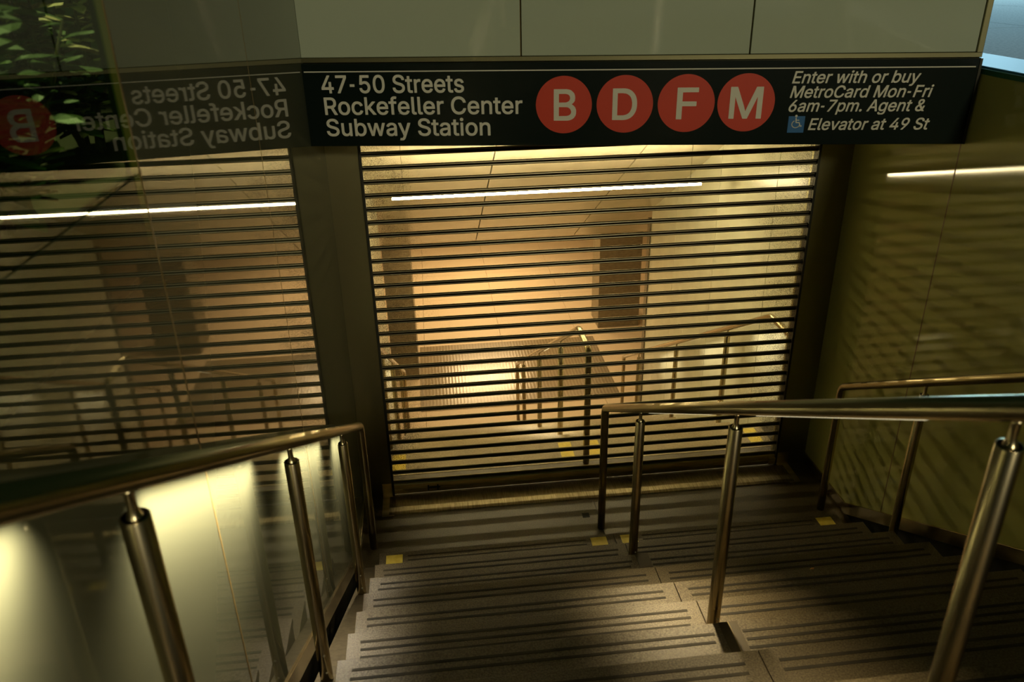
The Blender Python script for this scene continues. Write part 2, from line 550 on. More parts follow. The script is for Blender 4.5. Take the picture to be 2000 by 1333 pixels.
# ---------------------------------------------------------------- station sign
GLYPHS = (
    ' |188|;&|448|179,-18 224,-17 260,-10 294,2 312,12 328,24 358,-11 444,-11 449,-6 449,6 383,86 399,114 409,140 417,180 419,230 414,235 344,235 338,230 3'
    '35,190 332,176 324,157 237,264 262,282 310,326 327,358 333,374 335,392 334,426 327,452 319,466 311,478 286,502 270,511 242,521 226,524 174,524 158,521'
    ' 130,511 114,502 88,476 73,452 67,432 64,412 64,386 67,362 75,340 83,324 118,278 78,246 52,220 35,194 26,170 23,146 23,118 27,92 34,72 51,44 86,11 106'
    ',0 128,-9 158,-16/194,57 172,60 150,67 138,74 120,92 114,104 109,122 109,140 111,148 115,158 126,176 146,195 168,212 170,213 179,202 274,88 260,77 244'
    ',69 214,60/185,328 156,368 149,388 148,404 156,426 166,438 190,448 212,448 232,441 242,432 250,412 249,394 244,380 230,362;-|453|108,178 342,177 348,1'
    '82 348,250 343,254 108,255 103,250 103,182;.|188|79,-14 112,-15 118,-13 128,-8 145,10 150,20 152,30 152,52 148,68 128,90 112,97 86,98 64,90 46,72 39,5'
    '6 39,26 46,10 64,-8;0|453|214,-18 252,-17 286,-10 308,0 330,13 357,40 370,56 383,78 394,104 405,140 415,204 416,280 412,332 405,368 397,396 382,430 36'
    '9,454 357,468 330,495 308,509 286,519 262,525 240,527 192,525 162,517 144,509 124,495 95,466 81,448 58,402 48,368 38,304 37,228 41,178 49,136 59,104 6'
    '9,80 97,38 124,13 144,0 168,-10 192,-16/226,61 204,65 182,74 162,92 151,108 137,140 128,172 121,224 120,262 123,302 128,336 141,380 151,400 162,416 18'
    '2,435 214,447 228,448 240,447 270,435 292,416 310,386 319,360 326,332 332,284 333,244 331,214 325,172 312,128 302,108 292,92 270,74 240,62;4|453|276,-'
    '10 348,-11 354,-6 354,94 418,94 424,100 424,168 418,174 354,174 354,324 348,329 276,329 271,324 270,174 129,174 253,386 321,500 322,514 316,520 242,52'
    '0 235,514 29,164 29,100 34,94 270,94 271,-6;5|453|204,-18 232,-18 254,-16 276,-12 294,-6 316,4 334,16 361,42 370,54 386,80 395,106 401,132 402,146 401'
    ',192 399,206 390,238 375,266 356,292 340,307 314,325 286,337 244,345 218,345 188,341 149,326 161,440 372,441 377,446 377,514 372,520 122,520 90,520 85'
    ',514 84,510 56,262 56,248 62,242 66,241 118,235 134,235 164,254 196,264 220,266 244,262 256,258 270,251 291,232 306,210 316,174 317,160 313,136 306,11'
    '6 296,98 282,83 270,75 240,63 222,61 206,62 180,70 168,77 153,90 143,104 137,116 133,136 128,141 54,141 49,136 51,104 54,90 61,72 80,42 102,21 132,1 1'
    '50,-7 190,-17;6|453|214,-18 244,-18 274,-14 296,-7 320,5 344,24 367,48 384,76 396,110 400,140 399,188 388,230 381,246 370,264 338,295 322,306 304,314 '
    '266,324 216,325 209,324 326,494 333,502 333,514 328,520 246,520 239,512 132,356 91,292 72,254 57,206 53,176 55,124 66,82 73,68 85,50 118,15 146,-2 174'
    ',-12/226,59 206,62 192,67 168,81 161,88 143,120 139,132 136,158 139,184 143,196 149,208 160,224 172,236 192,247 204,251 226,254 244,252 262,247 284,23'
    '3 296,220 302,210 309,196 316,168 316,146 311,126 303,106 291,88 284,81 262,67 242,61;7|453|91,-10 170,-11 177,-4 402,442 402,514 396,520 144,520 56,5'
    '20 51,514 51,446 56,441 304,441 305,440 86,6 86,-6;9|453|124,-10 206,-11 213,-4 322,156 360,216 385,266 398,312 400,364 395,400 379,440 358,470 334,49'
    '3 316,505 296,515 258,525 238,527 206,526 174,521 156,515 118,494 85,460 74,442 64,424 54,384 53,336 57,300 63,280 72,262 91,236 104,222 124,207 150,1'
    '94 168,188 186,185 242,184 119,6 119,-6/226,254 204,258 180,268 156,290 148,302 142,320 136,350 142,384 148,400 156,414 180,435 204,446 226,449 254,44'
    '4 274,435 284,427 296,414 306,396 316,362 316,340 313,326 303,300 291,282 274,268 262,262 246,257;A|480|10,-10 90,-11 97,-4 144,131 334,131 383,-4 390'
    ',-11 468,-11 474,-6 474,6 373,282 288,514 282,520 196,520 189,514 8,16 5,6 5,-6/174,210 172,212 209,316 238,412 240,410 254,362 307,210;B|456|54,-10 2'
    '66,-11 302,-8 328,-2 354,9 384,28 401,46 419,76 428,110 429,152 425,180 413,210 401,228 380,248 360,262 349,266 366,278 384,294 398,314 404,328 409,36'
    '0 409,388 406,412 398,434 392,448 382,462 358,486 336,502 306,513 260,520 54,520 49,514 49,-6/138,68 136,68 136,220 262,219 288,213 300,207 318,195 32'
    '4,188 335,172 344,144 343,124 339,112 330,98 322,89 300,77 268,69/138,296 136,296 136,441 240,441 260,439 282,433 294,428 302,421 312,412 319,398 324,'
    '378 324,362 316,338 305,322 298,316 272,302 248,297;C|510|253,-18 296,-17 342,-8 362,-1 382,9 418,34 439,56 467,98 480,134 484,152 484,166 478,171 402'
    ',171 396,164 394,152 388,138 378,120 368,106 342,85 310,71 276,64 262,64 244,66 210,76 190,87 176,97 162,110 144,136 135,152 126,176 119,204 114,252 1'
    '19,304 126,332 137,360 158,394 176,411 190,421 210,433 228,439 258,444 280,444 310,438 342,424 360,410 372,396 388,372 394,356 396,344 402,337 478,337'
    ' 484,342 484,356 480,374 471,400 459,424 438,454 414,477 382,500 362,510 330,520 312,524 282,527 238,526 202,520 172,510 144,495 120,477 90,448 75,428'
    ' 58,398 45,366 37,336 31,302 29,270 30,220 37,172 47,136 60,106 90,60 120,31 144,14 172,-1 198,-10 228,-16;D|502|54,-10 234,-11 264,-9 298,-3 328,6 35'
    '8,20 370,28 394,47 413,66 428,86 446,116 457,142 466,174 471,208 473,240 472,290 466,336 455,372 446,394 429,424 402,454 384,472 362,487 332,503 302,5'
    '12 270,518 240,520 54,520 49,514 49,-6/138,68 136,68 136,440 222,441 270,435 292,428 314,417 341,396 357,376 369,354 378,328 387,282 387,228 382,198 3'
    '73,166 357,134 347,120 332,105 322,98 290,81 274,76 240,69 224,68;E|419|54,-10 380,-11 386,-6 386,62 380,68 136,68 136,218 360,218 366,224 366,292 360'
    ',297 142,297 136,298 136,441 378,441 383,446 383,514 378,520 54,520 49,514 49,-6;F|410|54,-10 130,-11 136,-6 136,210 352,210 357,216 357,284 352,289 1'
    '36,290 136,440 242,441 374,441 380,446 380,514 374,520 54,520 49,514 49,-6;M|628|54,-10 128,-11 133,-6 134,356 158,286 274,-4 280,-11 348,-11 354,-4 4'
    '68,286 494,358 493,-6 498,-11 574,-11 579,-6 579,194 579,514 574,520 470,520 464,514 340,192 314,114 289,192 164,514 158,520 54,520 49,514 49,-6;R|449'
    '|54,-10 130,-11 136,-6 136,186 238,187 341,-4 348,-11 434,-11 439,-6 439,6 332,202 332,204 340,206 370,226 391,248 406,274 416,302 420,336 419,384 413'
    ',412 400,442 385,464 362,485 338,501 292,516 248,520 54,520 49,514 49,-6/138,266 136,266 136,441 236,441 258,439 290,430 309,418 321,402 327,390 332,3'
    '70 334,352 332,334 327,314 321,302 308,288 290,277 258,268 236,266;S|447|205,-20 244,-20 286,-15 312,-8 350,10 366,23 385,42 397,58 406,72 413,90 419,'
    '122 418,164 412,192 406,204 393,222 366,249 318,275 272,290 220,303 168,322 148,334 135,348 130,358 127,368 129,392 140,412 150,424 168,435 184,441 19'
    '8,445 224,448 262,442 280,436 296,426 308,416 315,406 323,390 326,372 332,367 406,367 412,372 410,404 399,438 388,456 358,487 326,507 296,518 270,524 '
    '226,527 172,522 154,518 134,510 112,499 96,487 72,464 53,436 42,400 41,360 43,340 50,318 60,300 70,288 98,263 122,249 144,239 184,226 240,211 288,195 '
    '320,175 328,164 335,138 334,130 325,108 310,89 294,77 278,70 246,62 226,60 212,61 188,65 168,71 142,86 127,104 120,118 116,140 110,148 32,148 27,142 3'
    '0,108 42,72 61,44 84,20 102,8 124,-3 146,-11 188,-19;a|389|145,-20 186,-19 220,-11 242,1 266,22 266,-6 272,-11 342,-11 348,-6 348,268 341,310 326,340 '
    '302,364 286,375 268,384 246,390 204,395 170,395 156,393 130,387 100,376 72,357 53,338 41,320 37,314 30,298 30,286 38,279 92,263 106,263 112,270 115,27'
    '8 123,288 140,304 162,314 184,319 216,318 234,311 251,298 261,280 264,254 260,246 240,239 176,232 122,223 84,211 60,198 37,174 27,156 22,140 19,120 20'
    ',82 29,52 39,36 44,28 74,1 106,-13 134,-19/172,56 144,60 126,67 116,75 104,96 103,104 105,116 112,130 134,146 180,157 206,160 264,171 265,138 260,116 '
    '246,88 234,77 210,64 194,59;b|424|215,-18 260,-18 298,-7 320,5 336,18 357,38 364,48 382,80 391,104 397,130 401,168 401,210 396,252 386,288 370,320 356'
    ',338 320,372 298,383 264,393 246,395 204,395 180,390 164,384 146,371 126,351 125,414 125,514 120,520 48,520 42,514 42,-6 48,-11 118,-11 123,-6 124,30 '
    '146,6 166,-7 190,-16/220,58 198,61 182,67 168,76 151,92 136,120 130,140 124,172 124,206 130,238 136,258 151,286 166,301 182,310 208,318 222,319 244,31'
    '5 262,308 274,300 290,284 302,262 310,240 315,216 317,186 314,156 310,138 300,110 290,94 280,82 262,68 244,61;c|396|189,-18 230,-19 260,-14 290,-3 312'
    ',10 345,40 356,56 371,86 374,94 374,108 366,114 312,128 298,128 292,122 281,94 271,84 264,76 238,63 200,58 178,62 164,68 142,86 126,108 119,122 112,14'
    '6 107,190 110,220 119,252 128,272 150,299 164,308 176,313 204,319 236,314 262,301 279,284 289,262 291,258 298,251 310,251 366,265 373,272 373,284 368,'
    '298 351,328 322,360 304,372 276,385 234,395 174,394 130,382 110,371 96,360 64,328 46,300 35,274 25,224 23,174 26,144 32,112 46,76 57,58 68,44 96,16 11'
    '0,5 132,-6 156,-14 174,-18;d|424|178,-18 222,-18 248,-12 274,2 286,13 302,30 302,-6 308,-11 378,-11 383,-6 383,514 378,520 306,520 300,514 300,444 300'
    ',350 278,371 262,383 244,390 222,395 166,394 126,383 106,372 66,336 43,298 28,252 23,208 24,152 33,108 46,74 68,38 92,15 104,5 124,-6 148,-14 164,-18/'
    '204,58 182,61 164,68 150,77 135,94 125,108 113,142 107,186 109,216 114,240 123,264 135,284 144,295 162,308 188,317 204,319 216,318 244,310 258,301 273'
    ',286 286,264 294,242 298,224 301,194 299,162 295,140 283,108 273,92 258,76 240,66 228,61;e|404|193,-18 228,-19 256,-16 290,-7 314,6 330,18 356,44 372,'
    '72 376,84 376,96 368,103 314,116 300,116 294,110 281,86 272,77 258,67 240,61 222,58 210,57 188,60 156,72 144,81 129,98 117,122 109,158 376,158 382,164'
    ' 382,212 380,236 377,258 367,292 355,316 342,336 326,352 300,372 258,390 230,395 188,395 172,394 142,386 124,379 94,360 70,336 56,318 43,294 36,276 28'
    ',250 24,224 24,150 37,96 57,58 68,44 100,13 110,5 134,-6 158,-14 178,-18/112,232 110,236 114,250 127,276 146,297 166,311 192,318 218,318 238,313 250,3'
    '07 258,303 268,292 280,276 288,262 296,232;f|254|75,-10 148,-11 153,-6 153,316 234,316 239,322 239,384 234,390 154,390 153,426 163,452 172,457 186,462'
    ' 204,462 220,457 232,457 238,462 254,514 254,526 252,528 246,533 230,538 198,541 158,539 144,536 124,528 110,519 89,498 77,478 73,468 70,444 70,390 0,'
    '390 -5,384 -5,322 0,316 70,316 70,-6;g|425|124,-150 288,-150 306,-143 330,-128 361,-96 372,-78 379,-56 383,-26 383,384 378,390 308,390 302,384 302,349'
    ' 288,364 270,378 242,391 222,395 166,394 124,382 106,372 66,334 55,320 50,310 36,280 27,248 23,210 24,154 28,128 38,98 44,84 66,50 88,28 118,10 146,-1'
    ' 178,-6 220,-6 248,0 270,10 286,23 300,36 299,-24 293,-42 284,-56 276,-64 254,-77 240,-82 212,-86 196,-86 174,-82 162,-78 138,-64 106,-30 92,-31 50,-5'
    '5 40,-64 40,-76 53,-98 86,-130 98,-138/204,70 182,73 166,78 150,87 135,102 124,120 113,146 107,190 109,218 113,238 125,270 135,284 150,301 164,309 180'
    ',315 204,319 218,318 244,310 258,301 269,292 276,282 289,258 296,236 301,208 301,176 296,150 289,126 274,100 258,86 244,78 228,73/176,660 238,659 258,'
    '662 284,670 236,670 128,670 156,662;h|410|47,-10 120,-11 125,-6 125,238 128,252 137,278 156,300 190,315 214,318 224,317 240,312 260,299 274,282 284,25'
    '2 285,-6 290,-11 362,-11 368,-6 368,236 365,288 360,308 351,330 338,348 316,371 294,384 284,388 254,394 200,394 180,390 160,382 146,373 126,354 125,51'
    '4 120,520 48,520 42,514 42,-6;i|167|47,-10 120,-11 125,-6 125,384 120,390 48,390 42,384 42,-6/74,432 94,432 114,438 130,454 137,468 137,498 130,512 11'
    '4,528 106,532 94,535 74,535 58,531 36,510 31,498 30,474 34,460 56,437;k|381|47,-10 120,-11 125,-6 125,134 152,160 279,-2 288,-11 378,-11 383,-6 383,6 '
    '217,216 356,358 371,372 371,384 366,390 278,390 126,234 125,514 120,520 48,520 42,514 42,-6;l|189|123,-12 156,-13 184,-9 192,-2 192,10 181,60 176,65 1'
    '36,65 130,70 126,82 125,514 120,520 112,520 48,520 42,514 42,70 47,40 61,16 74,4 86,-4 98,-9;m|610|47,-10 120,-11 125,-6 125,248 132,272 142,292 154,3'
    '03 164,309 174,314 192,319 220,316 236,309 251,296 262,270 263,-6 268,-11 340,-11 346,-6 347,256 353,278 362,294 380,309 400,317 410,319 428,318 452,3'
    '11 464,304 472,296 480,280 485,252 485,60 485,-6 490,-11 562,-11 568,-6 567,284 562,310 552,334 538,354 516,375 492,388 470,395 424,397 400,394 384,39'
    '0 362,380 346,368 318,339 310,354 288,376 280,383 264,391 246,396 198,397 168,388 144,374 124,354 123,384 118,390 48,390 42,384 42,-6;n|410|47,-10 120'
    ',-11 125,-6 125,238 133,268 144,288 156,300 178,311 194,316 210,318 224,317 240,312 254,304 265,294 272,286 279,270 284,252 285,240 285,-6 290,-11 362'
    ',-11 368,-6 368,108 368,258 365,288 360,308 351,330 338,348 316,371 294,384 266,392 242,395 200,394 180,390 160,382 146,373 124,352 123,384 118,390 48'
    ',390 42,384 42,-6;o|415|189,-18 226,-19 260,-14 282,-6 306,5 324,19 348,44 369,76 382,108 391,150 392,208 388,246 378,280 358,318 344,336 324,357 306,'
    '371 284,382 264,389 240,394 226,394 174,394 152,389 126,380 96,360 64,328 43,294 32,264 24,214 23,174 29,126 37,96 57,58 68,44 96,16 110,5 132,-6 156,'
    '-14 174,-18/202,58 178,62 164,68 150,77 135,94 123,114 114,138 109,162 107,190 110,220 119,252 126,268 142,290 160,306 176,313 194,318 212,318 234,315'
    ' 252,308 270,294 281,282 291,264 301,238 306,214 308,184 305,156 296,122 289,108 274,86 252,68 240,63 222,59;p|424|43,-150 124,-150 125,-148 126,27 15'
    '6,-1 178,-12 190,-16 216,-19 260,-18 298,-7 320,5 336,18 357,38 370,58 382,80 388,96 397,130 401,168 400,226 391,274 382,298 370,320 352,342 320,372 2'
    '98,383 260,394 204,395 174,388 154,378 146,371 124,348 123,384 118,390 48,390 42,384/220,58 198,61 182,67 168,76 151,92 136,120 130,140 124,172 124,20'
    '6 130,238 136,258 151,286 166,301 182,310 208,318 222,319 244,315 262,308 274,300 290,284 302,262 310,240 315,216 317,186 314,156 310,138 300,110 290,'
    '94 280,82 262,68 244,61/47,666 120,666 123,670 120,670 44,670;r|259|47,-10 120,-11 125,-6 125,246 131,266 141,284 154,298 164,304 198,314 248,311 254,'
    '316 254,390 248,395 220,396 188,395 160,386 138,372 124,358 123,384 118,390 48,390 42,384 42,-6;s|365|167,-18 198,-19 230,-16 264,-6 290,9 318,34 332,'
    '54 340,78 342,92 341,132 336,148 328,164 298,194 280,206 254,215 172,235 152,242 132,252 123,264 121,284 125,294 136,306 162,318 186,322 210,318 234,3'
    '07 247,292 254,280 256,272 262,266 276,266 328,278 335,284 335,296 324,324 310,346 286,369 274,377 246,389 214,395 188,395 158,395 128,389 94,374 80,3'
    '65 54,338 40,312 36,288 37,248 42,230 57,206 80,185 96,176 134,161 220,140 230,137 244,128 254,116 256,108 256,96 251,86 244,77 224,65 196,57 180,56 1'
    '56,60 130,71 116,84 106,112 100,118 86,118 32,106 25,100 25,86 34,56 51,32 70,13 90,0 120,-13;t|227|151,-14 200,-14 216,-10 224,-4 224,10 213,60 208,6'
    '5 194,65 172,61 148,67 139,82 137,98 137,316 210,316 215,322 215,384 210,390 137,390 137,468 137,476 132,482 60,482 54,476 54,390 0,390 -5,384 -5,322 '
    '0,316 54,316 54,82 56,64 65,36 75,22 100,-1 122,-10 138,-14;u|410|167,-16 210,-15 232,-10 244,-5 264,6 286,28 287,-6 292,-11 362,-11 368,-6 368,384 36'
    '2,390 290,390 285,384 284,140 278,114 269,98 259,86 244,73 230,67 210,62 192,62 168,68 156,75 143,88 130,110 125,140 125,384 120,390 48,390 42,384 42,'
    '122 45,94 50,72 57,54 67,38 94,9 124,-7 144,-13;v|389|157,-10 232,-11 238,-4 382,372 382,384 376,390 300,390 293,384 216,170 204,132 196,104 194,104 1'
    '73,170 96,384 90,390 12,390 6,384 6,372 10,362 149,0 151,-4;w|567|132,-10 204,-11 210,-6 284,256 285,256 308,164 357,-6 362,-11 434,-11 440,-6 556,372'
    ' 556,384 550,390 474,390 467,380 405,152 397,122 373,222 329,380 322,390 246,390 241,384 195,222 170,121 98,384 92,390 18,390 12,384 12,372 124,2 127,'
    '-6;y|389|41,-150 138,-150 144,-148 166,-135 174,-127 188,-114 201,-94 216,-62 382,372 382,384 376,390 300,390 293,384 203,130 194,104 173,170 96,384 9'
    '0,390 12,390 6,384 6,372 8,366 150,0 136,-40 125,-62 118,-69 100,-78 90,-79 72,-75 56,-75 50,-80 36,-132 36,-144/79,664 112,664 128,667 134,670 100,67'
    '0 44,670 58,666')


def glyph_table():
    t = {}
    for g in GLYPHS.split(';'):
        ch, adv, polys = g.split('|')
        t[ch] = (int(adv), [[tuple(map(int, v.split(','))) for v in p.split()] for p in polys.split('/')] if polys else [])
    t['-'] = (300, [[(x * 0.62 - 20, y) for x, y in p] for p in t['-'][1]])
    return t


GT = glyph_table()
CAP = 509.0


def lettering(name, text, s0, zbase, cap, width, m, parent, out, slant=0.0):
    """flat raised letters on the sign: left edge s0, base line zbase, cap height, overall width"""
    words, x = [[]], 0.0
    for ch in text:
        adv, ps = GT[ch]
        if ch == ' ':
            words.append([])
        for p in ps:
            words[-1].append([(x + px, py) for px, py in p])
        x += adv
    xs = [v[0] for polys in words for p in polys for v in p]
    mn, mx = min(xs), max(xs)
    k = width / (mx - mn)
    return [word(name, polys, mn, k, s0, zbase, cap, m, parent, out, slant) for polys in words]


def word(name, polys, mn, k, s0, zbase, cap, m, parent, out, slant):
    cu = bpy.data.curves.new(name, 'CURVE')
    cu.dimensions = '2D'
    cu.fill_mode = 'BOTH'
    cu.extrude = 0.0008
    for p in polys:
        sp = cu.splines.new('POLY')
        sp.points.add(len(p) - 1)
        for q, (px, py) in zip(sp.points, p):
            yy = py / CAP * cap
            q.co = ((px - mn) * k + slant * yy, yy, 0, 1)
        sp.use_cyclic_u = True
    tmp = bpy.data.objects.new(name, cu)
    COL.objects.link(tmp)
    bpy.context.view_layer.update()
    me = bpy.data.meshes.new_from_object(tmp.evaluated_get(bpy.context.evaluated_depsgraph_get()))
    bpy.data.objects.remove(tmp)
    bpy.data.curves.remove(cu)
    for v in me.vertices:
        v.co = sp_pt(s0 + v.co.x, zbase + 0.006 * s0 + v.co.y, out + v.co.z)
    me.name = name
    me.materials.clear()
    me.materials.append(m)
    o = bpy.data.objects.new(name, me)
    COL.objects.link(o)
    o.parent = parent
    return o


def sign_disc(name, s, z, r, m, parent, o0, o1, n=64):
    bm = bmesh.new()
    rings = []
    for oo in (o0, o1):
        rings.append([bm.verts.new(sp_pt(s + r * math.cos(2 * math.pi * k / n), z + 0.006 * s + r * math.sin(2 * math.pi * k / n), oo))
                      for k in range(n)])
    bm.faces.new(rings[0])
    bm.faces.new(rings[1][::-1])
    for k in range(n):
        bm.faces.new((rings[0][k], rings[0][(k + 1) % n], rings[1][(k + 1) % n], rings[1][k]))
    return obj(name, bm, m, parent)


sign = thing('station_sign', 'long black subway station sign with white lettering and four red route discs above the gate', 'sign')
F0 = 0.034                              # face of the board
bm = bmesh.new()
sign_box(bm, 0.004, SLEN - 0.012, 2.705, 3.125, -0.03, F0)
obj('sign_board', bm, M_sign, sign, bevel=0.002)
bm = bmesh.new()
sign_box(bm, 0.015, SLEN - 0.03, 3.083, 3.0885, F0 - 0.001, F0 + 0.0012)
obj('white_line', bm, M_white, sign)
bm = bmesh.new()
sign_box(bm, SLEN - 0.016, SLEN - 0.004, 2.705, 3.125, -0.03, F0 + 0.004)
obj('end_cap', bm, M_guide, sign)
FT = F0 + 0.0006
for text, s0, zb, cp, wd in (('47-50 Streets', 0.098, 2.980, 0.086, 0.743), ('Rockefeller Center', 0.102, 2.870, 0.086, 1.039),
                             ('Subway Station', 0.100, 2.760, 0.086, 0.871)):
    lettering('lettering', text, s0, zb, cp, wd, M_white, sign, FT)
for ch, s, wd in (('B', 1.355, 0.116), ('D', 1.668, 0.126), ('F', 1.981, 0.108), ('M', 2.284, 0.165)):
    d = sign_disc('route_disc', s, 2.905, 0.1445, M_red, sign, F0 - 0.001, F0 + 0.0015)
    lettering('route_letter', ch, s - wd / 2 + (0.006 if ch in 'BF' else 0), 2.829, 0.152, wd, M_white, d, F0 + 0.002)
for text, s0, zb, cp, wd in (('Enter with or buy', 2.503, 2.998, 0.057, 0.622), ('MetroCard Mon-Fri', 2.501, 2.927, 0.057, 0.695),
                             ('6am-7pm. Agent &', 2.499, 2.858, 0.057, 0.680), ('Elevator at 49 St', 2.613, 2.765, 0.057, 0.600)):
    lettering('lettering', text, s0, zb, cp, wd, M_white, sign, FT, slant=0.21)
# accessibility plate with its wheelchair figure
bm = bmesh.new()
sign_box(bm, 2.508, 2.592, 2.766, 2.850, F0 - 0.001, F0 + 0.0014)
ap = obj('access_plate', bm, M_blue, sign, bevel=0.004)
bm = bmesh.new()


def ribbon(bm, pts, wdt):
    for (a, c) in zip(pts, pts[1:]):
        d = Vector((c[0] - a[0], c[1] - a[1]))
        n = Vector((-d.y, d.x)).normalized() * wdt / 2
        e = d.normalized() * wdt * 0.3
        q = [(a[0] + n.x - e.x, a[1] + n.y - e.y), (a[0] - n.x - e.x, a[1] - n.y - e.y), (c[0] - n.x + e.x, c[1] - n.y + e.y), (c[0] + n.x + e.x, c[1] + n.y + e.y)]
        bm.faces.new([bm.verts.new(sp_pt(2.508 + x, 2.766 + 0.006 * 2.5 + y, F0 + 0.0022)) for x, y in q])


arc = [(0.040 + 0.020 * math.cos(t), 0.029 + 0.018 * math.sin(t)) for t in [math.radians(120 + i * 13) for i in range(18)]]
ribbon(bm, arc, 0.0045)
ribbon(bm, [(0.038, 0.060), (0.040, 0.037), (0.056, 0.037), (0.063, 0.018), (0.069, 0.020)], 0.0052)
ribbon(bm, [(0.039, 0.049), (0.054, 0.049)], 0.0042)
hd_c = [(0.038 + 0.0062 * math.cos(2 * math.pi * k / 14), 0.070 + 0.0062 * math.sin(2 * math.pi * k / 14)) for k in range(14)]
bm.faces.new([bm.verts.new(sp_pt(2.508 + x, 2.766 + 0.006 * 2.5 + y, F0 + 0.0022)) for x, y in hd_c])
obj('wheelchair_figure', bm, M_white, ap)

# ---------------------------------------------------------------- upper stairs
def build_step(k, parent, x0, x1, y_nose, ztop, run, m, split=None, grips=True, seed=0):
    """one granite step: tread with a small nosing over its riser"""
    rg = random.Random(seed)
    bm = bmesh.new()
    spans = [(x0, x1)] if split is None else [(x0, split - 0.0015), (split + 0.0015, x1)]
    for a, c in spans:
        prism_x(bm, [(y_nose - run - 0.02, ztop), (y_nose, ztop), (y_nose, ztop - 0.03), (y_nose - 0.02, ztop - 0.04),
                     (y_nose - 0.02, ztop - RISE + 0.001), (y_nose - run - 0.02, ztop - RISE + 0.001)], a, c)
    st = obj('step', bm, m, parent, bevel=0.002)
    if grips:
        for a, c in spans:
            for q, off in enumerate((0.055, 0.097, 0.139)):
                if q == 2 and rg.random() < 0.35:
                    continue
                bm = bmesh.new()
                l = a + 0.055 + rg.uniform(-0.006, 0.006)
                r = c - 0.06 + rg.uniform(-0.008, 0.008)
                box(bm, l, r, y_nose - off - 0.0065, y_nose - off + 0.0065, ztop - 0.002, ztop + 0.0014)
                obj('grip_strip', bm, M_grip, st)
    return st


stairs = thing('staircase', 'dark granite stairs with grip strips leading down to the gate landing', 'stairs', (0, 0, 0))
for k in range(17):
    y, z = -k * RUN, RISE * (k + 1)
    st = build_step(k, stairs, 0.0, 3.05, y, z, RUN, M_stone, 1.52, grips=(k > 0), seed=k)
    if k == 0:
        for a, c in ((0.18, 1.33), (1.70, 2.86)):
            for off in (0.045, 0.085):
                part('grip_strip', M_grip, st, (a, c, -off - 0.005, -off + 0.005, z - 0.002, z + 0.0012))
        for cx in (0.096, 1.414, 1.612, 2.944):
            part('yellow_marker', M_yellow, st, (cx - 0.052, cx + 0.052, -0.128, -0.028, z - 0.001, z + 0.002))
    if k in (2, 6, 10):
        rc = part('recess_plate', M_recess, st, (1.497, 1.572, y - 0.29, y - 0.001, z - 0.004, z + 0.0022))
        if k == 6:
            part('recess_line', M_recess2, rc, (1.533, 1.538, y - 0.29, y - 0.001, z, z + 0.003))
for xa, xb, dp in ((-0.112, -0.001, 0.127), (3.051, 3.155, 0.26)):
    bm = bmesh.new()
    yk = (RISE - dp) / SL
    prism_x(bm, [(YTOP, nose(YTOP) - dp), (yk, 0.0), (yk, -0.1), (YTOP, nose(YTOP) - 0.7)], xa, xb)
    obj('stringer', bm, M_stringer, stairs, bevel=0.003)

# ---------------------------------------------------------------- handrails
RR, PR = 0.0253, 0.0255


def post(parent, x, y, zfoot, zrail, name='post'):
    """round post with a domed shoulder and a thin flared neck that carries the rail"""
    bm = bmesh.new()
    zt = zrail - 0.078
    sweep(bm, [(x, y, zfoot), (x, y, zfoot + 0.02), (x, y, zt - 0.0015), (x, y, zt), (x, y, zt), (x, y, zt - 0.007)],
          [PR, PR, PR, PR - 0.0012, PR - 0.0042, PR - 0.0048], 28)
    p = obj(name, bm, M_steel, parent, smooth=True)
    bm = bmesh.new()
    sweep(bm, [(x, y, zt - 0.008), (x, y, zt - 0.005), (x, y, zt + 0.004), (x, y, zt + 0.016), (x, y, zrail - RR - 0.006), (x, y, zrail - RR + 0.004)],
          [0.0205, 0.018, 0.0125, 0.0088, 0.0088, 0.012], 20)
    obj('neck', bm, M_steel, p, smooth=True)
    bm = bmesh.new()
    for dz in (0.06, 0.15):
        bmesh.ops.create_uvsphere(bm, u_segments=10, v_segments=6, radius=0.0045,
                                  matrix=Matrix.Translation((x + PR * 0.3, y - PR * 0.95, zfoot + dz)))
    obj('screw', bm, M_white, p)
    return p


def elbow(a, b, c, r, n=6):
    """round the corner b between a and c"""
    a, b, c = Vector(a), Vector(b), Vector(c)
    u, v = (a - b).normalized(), (c - b).normalized()
    p0, p1 = b + u * r, b + v * r
    out = []
    for i in range(n + 1):
        t = i / n
        out.append(p0 * (1 - t) ** 2 + b * 2 * t * (1 - t) + p1 * t * t)
    return out


def led(parent, x, y0, y1, zf, m, turn=0.0):
    """lamp strip set flush into the underside of a rail, turned about the rail's axis by an angle"""
    bm = bmesh.new()
    ax = Vector((0, y1 - y0, zf(y1) - zf(y0))).normalized()
    side = Vector((1, 0, 0))
    dn = ax.cross(side).normalized()
    if dn.z > 0:
        dn = -dn
    nrm = dn * math.cos(turn) + side * math.sin(turn)
    tan = ax.cross(nrm).normalized() * 0.006
    p0 = Vector((x, y0, zf(y0))) + nrm * (RR + 0.0005)
    p1 = Vector((x, y1, zf(y1))) + nrm * (RR + 0.0005)
    a = [p0 - tan, p0 + tan, p1 + tan, p1 - tan]
    vs = [bm.verts.new(p - nrm * 0.0015) for p in a] + [bm.verts.new(p) for p in a]
    for f in ((0, 1, 2, 3), (7, 6, 5, 4), (0, 4, 5, 1), (1, 5, 6, 2), (2, 6, 7, 3), (3, 7, 4, 0)):
        bm.faces.new([vs[i] for i in f])
    return obj('light_strip', bm, m, parent)


